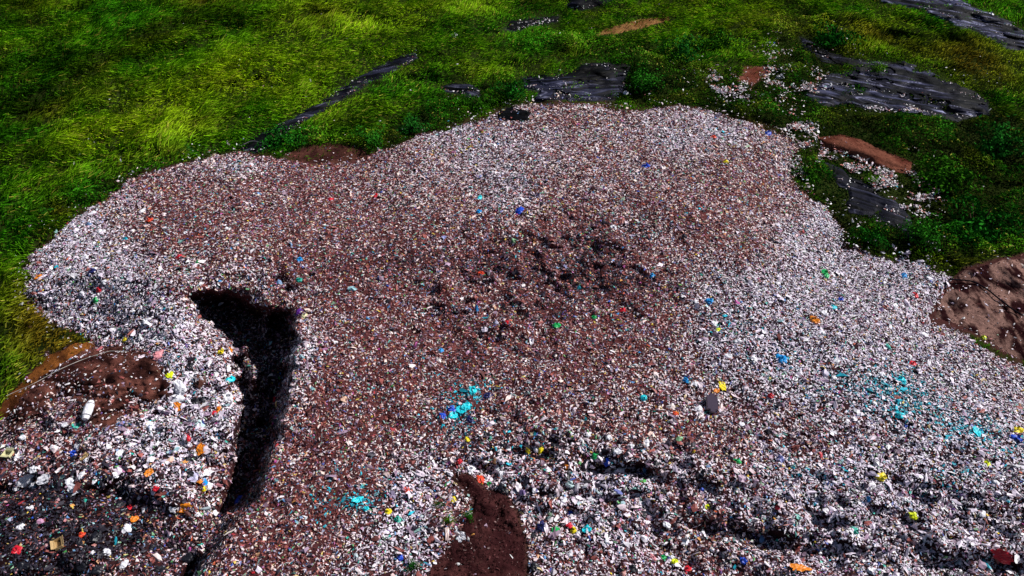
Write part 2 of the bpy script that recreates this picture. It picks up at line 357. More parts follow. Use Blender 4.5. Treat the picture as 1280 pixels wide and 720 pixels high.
patch('bare_soil', REDL, clod(.2, 2, .03), soil_col((.045,.016,.014), (.085,.033,.024), 7), M_soil, step=1., jitter=5, seed=26,
      label='dark red soil strip on the pile rim below the narrow liner strip', category='bare soil')

# ------------------------------------------------------------------ scatter machinery
def scatter(dens, n_target=None, frame_bias=True):
    """random survey points; dens = pieces per m2 on the grid"""
    w = dens*AREA*ST*ST
    if frame_bias:
        out = np.maximum.reduce([-GU, GU-1280, -GV, GV-720, np.zeros_like(GU)])
        w = w*np.where(out > 0, .35*np.exp(-out/140.)+.05, 1)
    w[:, -1] = 0; w[-1, :] = 0
    tot = w.sum(); n = int(tot)
    c = np.cumsum(w.ravel()); k_ = np.searchsorted(c, RNG.random(n)*tot)
    k_ = np.minimum(k_, w.size-1)
    j, i = np.divmod(k_, NU)
    return us[i]+RNG.random(n)*ST, vs[j]+RNG.random(n)*ST
def frames(N, tilt):
    """random orthonormal frames about normals N with random tilt (radians)"""
    n = len(N); a = RNG.random(n)*2*np.pi
    t = np.abs(RNG.normal(0, 1, n))*tilt
    ref = np.stack([np.cos(a), np.sin(a), np.zeros(n)], -1)
    ref -= N*(ref*N).sum(-1, keepdims=True); ref /= np.linalg.norm(ref, axis=-1, keepdims=True)
    bi = np.cross(N, ref)
    n2 = N*np.cos(t)[:, None]+ref*np.sin(t)[:, None]; r2 = ref*np.cos(t)[:, None]-N*np.sin(t)[:, None]
    b = RNG.random(n)*2*np.pi
    e1 = r2*np.cos(b)[:, None]+bi*np.sin(b)[:, None]; e2 = np.cross(n2, e1)
    return e1, e2, n2
SAT = np.array([[.55,.02,.03],[.75,.12,.02],[.8,.55,.02],[.02,.08,.5],[.02,.25,.6],[.02,.45,.35],[.05,.4,.06],[.5,.05,.3],[.75,.35,.35],[.1,.03,.25],[.7,.3,.05],[.3,.6,.65]])
def litter_colors(u, v, sat=.06):
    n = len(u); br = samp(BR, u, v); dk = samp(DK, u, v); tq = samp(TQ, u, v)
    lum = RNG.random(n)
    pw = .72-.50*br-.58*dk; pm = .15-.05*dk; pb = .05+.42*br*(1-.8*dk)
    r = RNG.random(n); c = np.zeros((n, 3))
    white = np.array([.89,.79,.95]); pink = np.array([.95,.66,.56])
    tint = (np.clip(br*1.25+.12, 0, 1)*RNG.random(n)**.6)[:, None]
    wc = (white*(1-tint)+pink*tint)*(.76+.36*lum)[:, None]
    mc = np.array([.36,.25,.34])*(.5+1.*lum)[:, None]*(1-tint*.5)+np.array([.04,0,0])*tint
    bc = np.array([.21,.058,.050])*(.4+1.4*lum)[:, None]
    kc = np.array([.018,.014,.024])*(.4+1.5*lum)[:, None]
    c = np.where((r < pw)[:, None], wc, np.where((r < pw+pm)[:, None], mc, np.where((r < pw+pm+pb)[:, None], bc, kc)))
    s = RNG.random(n) < sat*(1-.3*dk)
    sc = SAT[RNG.integers(0, len(SAT), n)]*(.5+.6*lum)[:, None]
    pale = RNG.random(n)[:, None]*.6
    sc = sc*(1-pale)+np.array([.55,.5,.55])*pale
    c[s] = sc[s]
    t = RNG.random(n) < tq
    c[t] = (np.array([.02,.42,.55])*(.3+1.1*lum)[:, None])[t]
    return np.clip(c, 0, .9)
def make_pieces(u, v, size, asp, tilt, lift, col, K=5, crum=.45):
    n = len(u); P = samp(POS, u, v); N = samp(NRM, u, v); N /= np.linalg.norm(N, axis=-1, keepdims=True)
    e1, e2, n2 = frames(N, tilt)
    P = P+N*lift[:, None]
    ang = (np.arange(K)[None, :]+RNG.random((n, K))*.7)*2*np.pi/K
    rad = size[:, None]*(.5+.7*RNG.random((n, K)))
    a = np.cos(ang)*rad*np.sqrt(asp)[:, None]; b = np.sin(ang)*rad/np.sqrt(asp)[:, None]
    h = (RNG.random((n, K))-.5)*size[:, None]*crum*1.6
    ring = P[:, None]+e1[:, None]*a[..., None]+e2[:, None]*b[..., None]+n2[:, None]*h[..., None]
    c = P+n2*(size*crum*(RNG.random(n)*1.2-.1))[:, None]
    verts = np.concatenate([c[:, None], ring], 1).reshape(-1, 3)
    base_ = (np.arange(n)*(K+1))[:, None, None]
    kk = np.arange(K); tri = np.stack([np.zeros(K, int), 1+kk, 1+(kk+1) % K], -1)[None]
    loops = (base_+tri).reshape(-1)
    cc = np.repeat(col[:, None], K+1, 1)*(1+(RNG.random((n, K+1, 1))-.5)*.35)
    return verts, loops, np.full(n*K, 3), np.clip(cc.reshape(-1, 3), 0, .92)

# ---- the rubbish itself: nobody could count it
dens = pile*(40-6*BIG)*(1-.15*BR)*(1-.3*(1-sst(120, 420, GV)))
u, v = scatter(dens)
n = len(u); big = samp(BIG, u, v)
size = (.078+.13*RNG.random(n)**2.2)*(1+.18*big)*(1+.35*sst(420, 120, v) if False else 1+.35*(1-sst(120, 420, v)))
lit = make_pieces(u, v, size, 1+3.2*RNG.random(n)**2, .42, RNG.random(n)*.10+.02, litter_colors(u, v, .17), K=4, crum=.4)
print('litter', n)
link('rubbish_litter', np_mesh('rubbish_litter', *lit, M_litter), kind='stuff', label='mixed household rubbish covering the whole tip', category='rubbish')
# larger crumpled pieces on top
dens = pile*(.8+2.4*BIG)*(1-.5*BR)
u, v = scatter(dens); n = len(u); print('big', n)
size = .15+.30*RNG.random(n)**3
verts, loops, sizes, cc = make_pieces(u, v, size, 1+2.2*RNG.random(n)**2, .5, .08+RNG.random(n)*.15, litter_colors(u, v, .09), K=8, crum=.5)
link('loose_rubbish', np_mesh('loose_rubbish', verts, loops, sizes, cc, M_litter), kind='stuff', label='larger crumpled bags, sheets and cartons strewn over the tip', category='rubbish')
# litter blown into the grass + strewn on soil and liners
out = np.clip(-dP, 0, 400)
LG = 1.9*np.exp(-out/6.)+.13*np.exp(-out/20.)+.05*np.exp(-out/60.)+.006+blobs([(905,108,22,12,20,3.0),(965,88,12,22,10,2.2),(1075,205,50,9,33,5.5),(1110,232,28,10,35,4),(1030,178,18,8,10,2.5),(965,45,14,10,20,1.0),(985,115,14,14,0,.9),(1150,235,20,10,30,2),
     (790,98,18,14,0,1.0),(1020,105,18,10,0,1.6),(1210,98,30,8,10,1.2),(1120,138,30,4,0,2.5),(1060,60,40,10,30,.3),(640,140,30,8,0,.8),(85,435,26,9,-10,1.0),(1090,312,60,7,0,1.6),(1140,188,30,5,20,.8),(15,575,30,20,0,.8),(700,45,60,10,0,.1)])
patchy0 = sst(.36, .56, fbm(X0, Y0, 1.6, 153, 3))
LGB = np.clip(blobs([(905,108,26,14,20,1.0),(965,88,14,24,10,1.0),(1075,205,55,10,33,1.0),(1112,236,30,12,35,1.0),(1030,178,22,10,10,1),(1020,105,20,12,0,1),(1120,138,34,6,0,1),(1150,235,20,10,30,.7),(985,115,14,14,0,.8),(1090,312,60,9,0,.7)], 0.), 0, 1)
LGB = np.clip(LGB+blobs([(1045,195,70,13,33,.9),(1005,172,24,14,20,.9),(1000,215,14,20,0,.5),(1135,250,24,16,40,.8),(1060,268,40,8,20,.4)], 0.), 0, 1)
LG = LG+24*LGB*patchy0
patchy = sst(.44, .60, fbm(X0, Y0, 2.0, 150, 4))
dens = np.clip(LG*(1-pile)*(.1+1.4*patchy), 0, 26)*(1-.95*np.maximum(sst(0,3,dH),.9*sst(0,4,dR)))
dens += soil*(sst(-4,4,dL)*4.5*blobs([(120,490,60,22,0,1.0),(40,520,50,20,0,.8),(165,515,40,20,0,1.0)])+.9*sst(-1,2,dB)+.2*sst(-1,2,dH))+liner*3.2*sst(.48,.66,fbm(X0,Y0,2.6,251,3))
u, v = scatter(dens); n = len(u); print('blown', n)
col = litter_colors(u, v, .05); isw = RNG.random(n) < .38-.25*samp(soil, u, v)
k2 = (RNG.random(n) < .14*samp(LGB, u, v)); col[k2] = np.array([.62,.22,.18])
isw &= ~k2
col[isw] = (np.array([.82,.80,.80])*(.7+.4*RNG.random(n))[:, None])[isw]
size = (.08+.17*RNG.random(n)**2.5)
lb = samp(LGB, u, v); h_ = .45+.45*RNG.random(n)-.25*lb; size = size*(1+.35*lb)
lt = make_pieces(u, v, size, 1+2*RNG.random(n), .5, np.where(samp(soil, u, v)+samp(liner, u, v) > .5, .2, h_), col)
link('windblown_litter', np_mesh('windblown_litter', *lt, M_litter), kind='stuff', label='white paper and plastic blown into the grass around the tip', category='litter')
# clods on bare soil
dens = (sst(-2,2,dH)*22+sst(0,4,dL)*4+sst(0,3,dB)*3+sst(0,2,dR)*3)
u, v = scatter(dens); n = len(u); print('clods', n)
col = np.array([.065,.024,.024])*(.3+1.7*RNG.random(n)**1.5)[:, None]
k_ = RNG.random(n) < .10; col[k_] = (np.array([.28,.19,.18])*(.3+.9*RNG.random((n, 1))))[k_]
lt = make_pieces(u, v, .04+.09*RNG.random(n)**2.5, 1+RNG.random(n), .5, .15+.0*u+samp(sst(0, 6, dH), u, v)*.12, col)
link('soil_clods', np_mesh('soil_clods', *lt, M_soil), kind='stuff', label='loose clods and crumbs on the bare soil', category='soil')

# ------------------------------------------------------------------ grass and weeds
YG = np.clip(blobs([(300,95,190,55,-22,.45),(130,170,110,40,-20,.3),(470,25,120,40,0,.25),(960,20,120,40,5,.35),(1120,60,120,30,20,.15),(880,30,70,30,0,.25),(620,90,60,15,0,.12),(60,400,50,30,0,.1),(230,130,160,30,-25,.3)], .12)+(fbm(X0,Y0,8,160,4)-.5)*.9, 0, 1)
OR = np.clip(blobs([(230,5,40,10,0,.6),(50,5,60,14,0,.4),(330,125,50,12,-15,.35),(150,75,120,12,-30,.25),(60,145,50,10,-20,.3),(260,155,40,12,0,.3),(1225,80,60,28,15,.9),(1060,45,110,22,8,.35),(1200,330,60,10,0,.3),(1100,45,50,10,20,.25),(790,35,60,12,0,.3),(55,410,60,45,0,1.0),(85,440,30,16,0,.6),
                    (430,15,60,10,0,.25),(140,200,40,6,0,.4),(215,195,30,6,0,.4),(70,268,25,7,0,.5),(540,100,70,14,0,.15),(940,90,60,20,0,.1),(20,470,30,60,0,.3),(1180,130,80,30,0,.1)], .0)+(fbm(X0,Y0,6,166,4)-.52)*.9, 0, 1)
WD = np.clip(blobs([(1000,190,60,40,0,.5),(1200,210,110,110,0,.8),(940,150,70,30,10,.6),(1060,265,60,40,0,.8),(790,110,40,30,0,.6),(1010,90,60,40,0,.5),(860,110,60,30,10,.5),(1080,160,170,30,5,1.0),(1210,250,120,70,0,1.1),(830,95,60,25,20,.8),(900,130,70,22,15,1.0),(1010,60,50,50,0,.7),(1090,300,50,12,0,.8),(1000,120,50,30,0,.9),(1035,225,40,20,20,.9),
                    (700,60,80,18,0,.6),(500,175,80,20,-15,.9),(620,115,30,20,0,.5),(370,175,40,14,-10,1.0),(660,30,80,14,0,.4),(560,135,80,18,-15,.6),(150,230,90,14,-20,.7),(20,480,40,60,0,.5),(40,330,60,50,0,.35),(980,15,30,40,0,.5)], 0.)+(fbm(X0,Y0,7,170,4)-.5)*.7, 0, 1)
DG = blobs([(1120,60,110,35,10,.3),(1200,140,90,40,0,.3),(640,150,100,60,0,.15),(820,90,80,30,10,.3),(1240,200,60,60,0,.3),(40,430,60,40,0,.35),(1150,270,160,60,0,.3),(900,120,120,30,10,.3),(1080,170,140,30,0,.3),(1150,60,90,30,0,.2),(110,75,150,35,-30,.55),(20,120,60,60,0,.35),(260,30,120,24,-20,.35),(700,12,80,16,0,.3),(1150,60,90,20,20,.2),(640,60,60,14,0,.2),(1180,170,100,30,0,.25),(60,220,80,50,0,.2),(20,10,100,30,0,.3)], 0.)
DG = np.clip(DG+(fbm(X0,Y0,4.5,175,4)-.5)*1.7, 0, .9)
lh = sst(.46,.58,fbm(X0,Y0,3.2,231,4)); free = (1-sst(-4, 1, dP))*(1-.93*soil)*(1-sst(-4,2,dB))*(1-liner*(.98-.4*lh))
tuft = fbm(X0, Y0, 2.6, 180, 3); tuft = np.clip((tuft-.5)*1.6+.5, 0, 1)
def grass_colors(u, v):
    n = len(u); yg = samp(YG, u, v)[:, None]; o_ = samp(OR, u, v)[:, None]; dg = samp(DG, u, v)[:, None]; wd = samp(WD, u, v)[:, None]
    g = np.array([.08,.36,.007])*(1-yg)+np.array([.52,.78,.012])*yg
    g = g*(1-wd*.85)+np.array([.012,.12,.008])*wd*.85
    g = g*(1-o_*.8)+np.array([.40,.21,.02])*o_*.8
    r = RNG.random((n, 1))
    dry = (RNG.random((n, 1)) < .05+.10*yg); g = np.where(dry, np.array([.5,.48,.06])*.9, g)
    return g*(.35+1.15*r)*(1-dg*.85)
def blades(u, v, length, width, lean_dir, lean, col, lift=0.):
    n = len(u); P = samp(POS, u, v); P[:, 2] += lift-.05
    up = np.array([0, 0, 1.]); L = np.stack([np.cos(lean_dir), np.sin(lean_dir), np.zeros(n)], -1)
    d1 = L*np.sin(lean*.6)[:, None]+up*np.cos(lean*.6)[:, None]
    d2 = L*np.sin(np.minimum(lean*1.5, 1.75))[:, None]+up*np.cos(np.minimum(lean*1.5, 1.75))[:, None]
    a = RNG.random(n)*2*np.pi; side = np.stack([np.cos(a), np.sin(a), .3*np.sin(a*3)], -1)
    side -= d1*(side*d1).sum(-1, keepdims=True); side /= np.linalg.norm(side, axis=-1, keepdims=True)+1e-9
    w = width[:, None]
    m = P+d1*(length*.5)[:, None]; t = m+d2*(length*.5)[:, None]
    vv = np.stack([P-side*w*.5, P+side*w*.5, m+side*w*.45, m-side*w*.45, t], 1).reshape(-1, 3)
    b = (np.arange(n)*5)[:, None]
    loops = (b+np.array([0, 1, 2, 3, 3, 2, 4])[None]).ravel()
    sizes = np.tile([4, 3], n)
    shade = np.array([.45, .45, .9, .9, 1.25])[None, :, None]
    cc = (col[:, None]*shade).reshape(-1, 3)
    return vv, loops, sizes, cc
dens = free*(1-sst(.45, .75, WD))*(12+10*sst(.4, .6, tuft))
u, v = scatter(dens); n = len(u); print('grass', n)
x, y = ground_at(u, v, 0.)
lef = sst(620, 250, u) if False else 1-sst(250, 620, u)
wind = .25+(fbm(x, y, 11, 190, 3)-.5)*(3.6-1.4*lef)+RNG.normal(0, .28, n)
ln = (.7+1.1*RNG.random(n))*(.4+1.0*samp(tuft, u, v))*(.45+.55*samp(sst(0, 25, -dP), u, v))*(1+.5*lef)*samp((1-.6*LGB)*(.4+.6*sst(0, 12, -dLin)), u, v)
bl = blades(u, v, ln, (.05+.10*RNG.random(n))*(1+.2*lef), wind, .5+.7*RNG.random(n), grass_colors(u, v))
link('tall_grass', np_mesh('tall_grass', *bl, M_grass), kind='stuff', label='tall wind-laid grass on the slope around the tip', category='grass')
# weeds: upright leafy clumps with a rolling canopy
canopy = fbm(X0, Y0, 4.2, 200, 3)
dens = free*(1-.55*LGB)*sst(.35, .6, WD)*(30+22*sst(.4,.6,canopy))+free*.6*sst(.62, .72, canopy)
u, v = scatter(dens); n = len(u); print('weeds', n)
cz = np.clip((samp(canopy, u, v)-.36)*6.5, 0.05, 2.6)*(.4+.6*samp(sst(0, 30, -dP), u, v))*samp((1-.85*LGB)*(.25+.75*sst(0, 16, -dLin)), u, v)
hgt = cz*RNG.random(n)**.6
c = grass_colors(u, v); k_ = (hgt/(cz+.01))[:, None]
c = c*(.05+1.25*k_**2)*np.clip(.20+.62*cz[:, None], .12, 1.7)*(.5+.8*samp(fbm(X0, Y0, 1.4, 260, 2), u, v))[:, None]*(1-.3*samp(gs(GU, GV, 1130, 230, 190, 130), u, v))[:, None]  # shadow painted into the deep leaves, canopy tops lightened
c *= np.where(RNG.random((n, 1)) < .06, 1.8, 1)
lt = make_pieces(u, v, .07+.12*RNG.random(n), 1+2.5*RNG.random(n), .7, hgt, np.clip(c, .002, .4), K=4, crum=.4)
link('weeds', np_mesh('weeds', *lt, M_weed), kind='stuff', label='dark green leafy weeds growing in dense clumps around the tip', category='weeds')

# ------------------------------------------------------------------ single things
def place(u, v, up=0.):
    p = samp(POS, np.array([u]), np.array([v]))[0]; n_ = samp(NRM, np.array([u]), np.array([v]))[0]
    mpp = math.sqrt(p[0]**2+p[1]**2+(CAM_H-p[2])**2)/FOC           # metres per pixel at that spot
    n_ = Vector(n_).normalized()
    return Vector(p)+Vector((0, 0, up)), n_, mpp
def noise3(co, seed, f):
    from mathutils import noise
    return noise.noise(Vector(co)*f+Vector((seed*3.1, seed*1.7, seed)))
def bag_mesh(seed, sub=3):
    bm = bmesh.new(); bmesh.ops.create_icosphere(bm, subdivisions=sub, radius=.5)
    for w in bm.verts:
        c = w.co.copy(); k_ = 1+.55*noise3(c, seed, 2.2)+.28*noise3(c, seed+5, 6)
        w.co = Vector((c.x*1.12*k_, c.y*.88*k_, c.z*.62*k_))
        if c.z < -.1: w.co.z = -.06+w.co.z*.3
        ridge = abs(noise3(c, seed+9, 4)); w.co += c*ridge*.18
    me = bpy.data.meshes.new('plastic_bag'); bm.to_mesh(me); bm.free(); return me
def neck_mesh(seed):
    bm = bmesh.new(); rs = [(.07, 0), (.045, .05), (.05, .09), (.13, .17), (.17, .22)]; rings = []
    for r_, z in rs:
        rings.append([bm.verts.new((r_*math.cos(a*.785)*(1+.35*((a+seed) % 2)), r_*math.sin(a*.785)*(1+.35*((a+seed) % 2)), z+.02*((a*seed) % 3))) for a in range(8)])
    for A, B in zip(rings, rings[1:]):
        for a in range(8): bm.faces.new((A[a], A[(a+1) % 8], B[(a+1) % 8], B[a]))
    me = bpy.data.meshes.new('tied_neck'); bm.to_mesh(me); bm.free(); return me
def sheet_mesh(seed, n=12):
    bm = bmesh.new(); g = {}
    for i in range(n+1):
        for j in range(n+1):
            x = i/n-.5; y = j/n-.5; r_ = math.hypot(x, y)
            cut = .38+.16*noise3((math.cos(math.atan2(y, x)), math.sin(math.atan2(y, x)), 0), seed, 1.6)
            s = min(1, cut/(r_+1e-6)) if r_ > cut else 1
            x2, y2 = x*s, y*s
            z = .10+.20*abs(noise3((x2, y2, 0), seed+3, 3.5))+.12*abs(noise3((x2, y2, 0), seed+7, 8))
            g[i, j] = bm.verts.new((x2*1.15, y2*1.0, z))
    for i in range(n):
        for j in range(n): bm.faces.new((g[i, j], g[i+1, j], g[i+1, j+1], g[i, j+1]))
    me = bpy.data.meshes.new('plastic_sheet'); bm.to_mesh(me); bm.free(); return me
def box_part(name, sx, sy, sz, loc, mat, parent, bev=.02, rot=(0, 0, 0)):
    bm = bmesh.new(); bmesh.ops.create_cube(bm, size=1)
    for w in bm.verts: w.co = Vector((w.co.x*sx, w.co.y*sy, w.co.z*sz))
    bmesh.ops.bevel(bm, geom=bm.edges[:], offset=bev, segments=2, affect='EDGES')
    me = bpy.data.meshes.new(name); bm.to_mesh(me); bm.free(); me.materials.append(mat)
    o = link(name, me, parent); o.location = loc; o.rotation_euler = rot; return o
BAGS = [bag_mesh(i) for i in range(10)]; NECKS = [neck_mesh(i+1) for i in range(3)]; SHEETS = [sheet_mesh(i) for i in range(8)]
COLS = {'white': (.82,.80,.86), 'black': (.010,.010,.016), 'red': (.62,.012,.03), 'yellow': (.82,.66,.01), 'lime': (.75,.85,.01), 'blue': (.008,.06,.5), 'navy': (.012,.015,.10),
        'sky': (.01,.30,.72), 'green': (.01,.42,.10), 'teal': (.01,.36,.27), 'turquoise': (.01,.62,.72), 'orange': (.75,.22,.01), 'brown': (.09,.03,.02), 'pink': (.75,.30,.33),
        'tan': (.50,.33,.15), 'grey': (.13,.115,.14), 'cream': (.66,.62,.36), 'purple': (.10,.015,.22), 'pale': (.55,.72,.72), 'lilac': (.55,.52,.70), 'scarlet': (.7,.06,.02)}
MATS = {}
def cm(c):
    if c not in MATS: MATS[c] = flat_mat('plastic '+c, COLS[c], .42, .4, .18, 6, .03)
    return MATS[c]
cache = {}
def colored(me, c):
    k_ = (me.name, c)
    if k_ not in cache:
        m2 = me.copy(); m2.materials.clear(); m2.materials.append(cm(c)); cache[k_] = m2
    return cache[k_]
cnt = 0
def orient(o, n_, yaw, tilt=.5):
    nn = Vector((0, 0, 1)).lerp(n_, tilt).normalized()
    o.rotation_mode = 'QUATERNION'
    o.rotation_quaternion = nn.to_track_quat('Z', 'Y') @ Matrix.Rotation(yaw, 3, 'Z').to_quaternion()
def bag(u, v, px, c, label, group=None, neck=True, asp=1., nm='plastic_bag', cat='bag', up=.02, yaw=None):
    global cnt; cnt += 1
    p, n_, m = place(u, v, up); e = bpy.data.objects.new(nm, None); COL.objects.link(e)
    e['label'] = label; e['category'] = cat
    if group: e['group'] = group
    e.location = p; orient(e, n_, (cnt*2.4) if yaw is None else yaw); s = px*m*.88; e.scale = (s*asp, s, s)
    link('bag_body', colored(BAGS[cnt % 10], c), e)
    if neck:
        k_ = link('tied_neck', colored(NECKS[cnt % 3], c), e); k_.location = (.05, 0, .30); k_.rotation_euler = (.5, .4, 0)
    return e
def sheet(u, v, px, c, label, group=None, asp=1., nm='plastic_sheet', cat='plastic sheet', up=.05, yaw=None):
    global cnt; cnt += 1
    p, n_, m = place(u, v, up); o = link(nm, colored(SHEETS[cnt % 8], c), None, label=label, category=cat)
    if group: o['group'] = group
    o.location = p; orient(o, n_, (cnt*1.9) if yaw is None else yaw, .8); s = px*m; o.scale = (s*asp, s, s*.8)
    return o
def carton(u, v, px, c, label, yaw=0.):
    p, n_, m = place(u, v, .12); e = bpy.data.objects.new('cardboard_box', None); COL.objects.link(e)
    e['label'] = label; e['category'] = 'box'; s = px*m; e.location = p; orient(e, n_, yaw); e.scale = (s, s, s)
    box_part('bottom', .9, .6, .03, (0, 0, 0), cm(c), e, .008)
    for y_ in (-.3, .3): box_part('side_panel', .9, .025, .32, (0, y_, .17), cm(c), e, .006)
    for x_ in (-.45, .45): box_part('end_panel', .025, .6, .32, (x_, 0, .17), cm(c), e, .006)
    box_part('flap', .9, .025, .25, (0, -.40, .37), cm(c), e, .006, (.9, 0, 0)); box_part('flap', .9, .025, .25, (0, .40, .35), cm(c), e, .006, (-1.1, 0, 0))
    return e

# --- the grey mattress, standing out on the right half of the pile
M_mat = flat_mat('grey ticking', (.27,.21,.23), .8, .2, .12, 3, .02)
M_pipe = flat_mat('mattress piping', (.05,.035,.06), .8, .2, .1, 4, .01)
p, n_, m = place(889, 508, .0)
e = bpy.data.objects.new('mattress', None); COL.objects.link(e); e['label'] = 'grey mattress lying alone on the right half of the rubbish, longest side pointing away'; e['category'] = 'mattress'
e.location = p+Vector((0, 0, .45)); e.rotation_euler = (R(12), R(9), R(-4))
def slab(sx, sy, sz, r_, n=6):
    bm = bmesh.new(); bmesh.ops.create_cube(bm, size=1)
    for w in bm.verts: w.co = Vector((w.co.x*sx, w.co.y*sy, w.co.z*sz))
    bmesh.ops.bevel(bm, geom=[q for q in bm.edges if abs(q.verts[0].co.z-q.verts[1].co.z) > .01], offset=r_, segments=6, affect='EDGES')
    bmesh.ops.bevel(bm, geom=[q for q in bm.edges if abs(q.verts[0].co.z-q.verts[1].co.z) < .01], offset=.05, segments=2, affect='EDGES')
    return bm
bm = slab(1.05, 2.0, .42, .28); me = bpy.data.meshes.new('mattress_body'); bm.to_mesh(me); bm.free(); me.materials.append(M_mat); link('mattress_body', me, e)
for z_ in (-.19, .19):
    bm = slab(1.07, 2.02, .045, .285); me = bpy.data.meshes.new('piping'); bm.to_mesh(me); bm.free(); me.materials.append(M_pipe); q = link('piping', me, e); q.location = (0, 0, z_)

# --- the white roll on the brown mound
def roll(u, v, px_len, px_w, c, label, yaw, nm='rolled_sheet', cat='roll'):
    p, n_, m = place(u, v, px_w*m_ppx(u, v)*.45)
    bm = bmesh.new(); L = px_len*m; r_ = px_w*m*.5; rings = []
    for i in range(15):
        t = i/14; zz = (t-.5)*L; k_ = r_*(.55+.45*min(1, 4*min(t, 1-t)+.15))
        rings.append([bm.verts.new((k_*math.cos(a*.3927)*(1+.10*noise3((a, t*6, 0), 3, 1)), zz, k_*.8*math.sin(a*.3927)*(1+.15*noise3((a, t*6, 5), 3, 1)))) for a in range(16)])
    for A, B in zip(rings, rings[1:]):
        for a in range(16): bm.faces.new((A[a], A[(a+1) % 16], B[(a+1) % 16], B[a]))
    bm.faces.new(rings[0]); bm.faces.new(rings[-1])
    bmesh.ops.recalc_face_normals(bm, faces=bm.faces)
    me = bpy.data.meshes.new(nm); bm.to_mesh(me); bm.free(); me.materials.append(cm(c))
    o = link(nm, me, None, label=label, category=cat); o.location = p; orient(o, n_, yaw, .15)
    for s_ in (-.32, .3):
        bm = bmesh.new(); prev_ = None
        for a in range(17):
            an = a*math.pi/8; A = bm.verts.new((r_*1.05*math.cos(an), s_*L-.03, r_*.86*math.sin(an))); B = bm.verts.new((r_*1.05*math.cos(an), s_*L+.03, r_*.86*math.sin(an)))
            if prev_: bm.faces.new((prev_[0], A, B, prev_[1]))
            prev_ = (A, B)
        me = bpy.data.meshes.new('tie_band'); bm.to_mesh(me); bm.free(); me.materials.append(cm('grey')); link('tie_band', me, o)
    return o
def m_ppx(u, v): return place(u, v)[2]
roll(112, 516, 24, 10, 'white', 'thick white roll lying on the litter at the foot of the brown mound', R(8))

# --- hoses
def tube(name, pts, r_, mat, label, cat, up=.25):
    P = []
    for i in range(len(pts)-1):
        for k_ in range(8):
            t = k_/8; a = pts[i][0]*(1-t)+pts[i+1][0]*t; b = pts[i][1]*(1-t)+pts[i+1][1]*t
            q, n_, m = place(a, b, up); P.append(q+n_*.1)
    for _ in range(4): P = [P[0]]+[(P[i-1]+P[i]*2+P[i+1])/4 for i in range(1, len(P)-1)]+[P[-1]]
    bm = bmesh.new(); prev_ = None
    for i, q in enumerate(P):
        d = (P[min(i+1, len(P)-1)]-P[max(i-1, 0)]).normalized(); s_ = d.cross(Vector((0, 0, 1))).normalized(); w = s_.cross(d)
        rg = [bm.verts.new(q+s_*r_*math.cos(a*math.pi/4)+w*r_*math.sin(a*math.pi/4)) for a in range(8)]
        if prev_:
            for a in range(8): bm.faces.new((prev_[a], prev_[(a+1) % 8], rg[(a+1) % 8], rg[a]))
        prev_ = rg
    me = bpy.data.meshes.new(name); bm.to_mesh(me); bm.free(); me.materials.append(mat)
    for pl in me.polygons: pl.use_smooth = True
    return link(name, me, None, label=label, category=cat)
tube('hose', [(10,498),(45,483),(75,466),(100,455),(120,448),(140,442),(166,443)], .032, flat_mat('hose rubber pale', (.6,.55,.5), .9, .05), 'thin white hose curving over the brown earth mound at the left', 'hose', .35)
tube('hose', [(1185,352),(1214,354),(1232,364),(1250,379),(1266,391),(1278,398)], .09, flat_mat('hose rubber black', (.008,.008,.012), .95, .0), 'thick black hose running down across the streaked earth bank', 'hose', .3)
tube('pole', [(338,184),(316,178),(300,186)], .05, cm('grey'), 'thin grey pole lying across the lower end of the narrow liner strip', 'pole', .3)

# --- bags, sheets and boxes one can point to
bag(212,470,11,'lime','bright lemon yellow bag beside the brown mound',neck=False)
bag(288,475,11,'turquoise','turquoise bag at the left lip of the dark gully')
bag(272,512,10,'orange','orange bag with a red one touching it, left of the gully')
bag(268,517,7,'red','small red bag touching the underside of an orange one',neck=False)
bag(243,504,12,'black','black sack, leftmost of the two side by side near the gully',asp=1.3,nm='refuse_sack',cat='sack')
bag(253,502,11,'black','black sack, right one of the two side by side near the gully',nm='refuse_sack',cat='sack')
bag(250,478,14,'brown','dark brown sack above the pair of black sacks',asp=1.3,nm='refuse_sack',cat='sack')
bag(237,458,10,'black','round black sack above the dark brown one',nm='refuse_sack',cat='sack')
bag(222,500,16,'white','broad white bag left of the pair of black sacks',asp=1.3)
bag(224,485,15,'white','flattened white bag just below the lemon yellow bag',asp=1.2,neck=False)
sheet(223,509,11,'orange','rust orange sheet under the pair of black sacks',asp=1.3)
bag(250,532,14,'pale','pale mint bag left of the gully, below the orange and red pair')
bag(285,498,14,'white','white bag close to the gully, between turquoise and orange bags')
sheet(258,592,20,'white','large white sheet, upper half of the bright white pair in the pit',asp=1.3)
sheet(242,598,17,'lilac','large lilac white sheet, lower half of the bright white pair in the pit')
bag(256,603,8,'sky','light blue bag under the bright white pair in the pit',neck=False)
bag(254,612,7,'yellow','yellow bag under the bright white pair in the pit')
bag(250,602,6,'orange','small orange bag wedged into the bright white pair',neck=False)
sheet(187,592,12,'orange','orange sheet on the pit floor, left of the bright white pair')
bag(195,611,9,'red','red bag just below the orange sheet on the pit floor')
bag(163,636,9,'red','red bag lying in the dark half of the pit')
bag(236,547,9,'red','crimson bag high on the pit floor under the mint bag',neck=False)
sheet(229,634,16,'orange','long orange sheet low in the pit beside the gully',asp=1.6,yaw=.1)
sheet(253,563,14,'orange','orange cloth beside a blue one in the middle of the pit',asp=1.5,yaw=.1)
sheet(241,560,12,'brown','brown cloth left of the orange cloth in the middle of the pit',asp=1.3)
bag(260,569,9,'sky','pale blue bag under the orange cloth in the middle of the pit',neck=False)
bag(234,577,11,'black','black sack flat on the pale pit floor',nm='refuse_sack',cat='sack',asp=1.4)
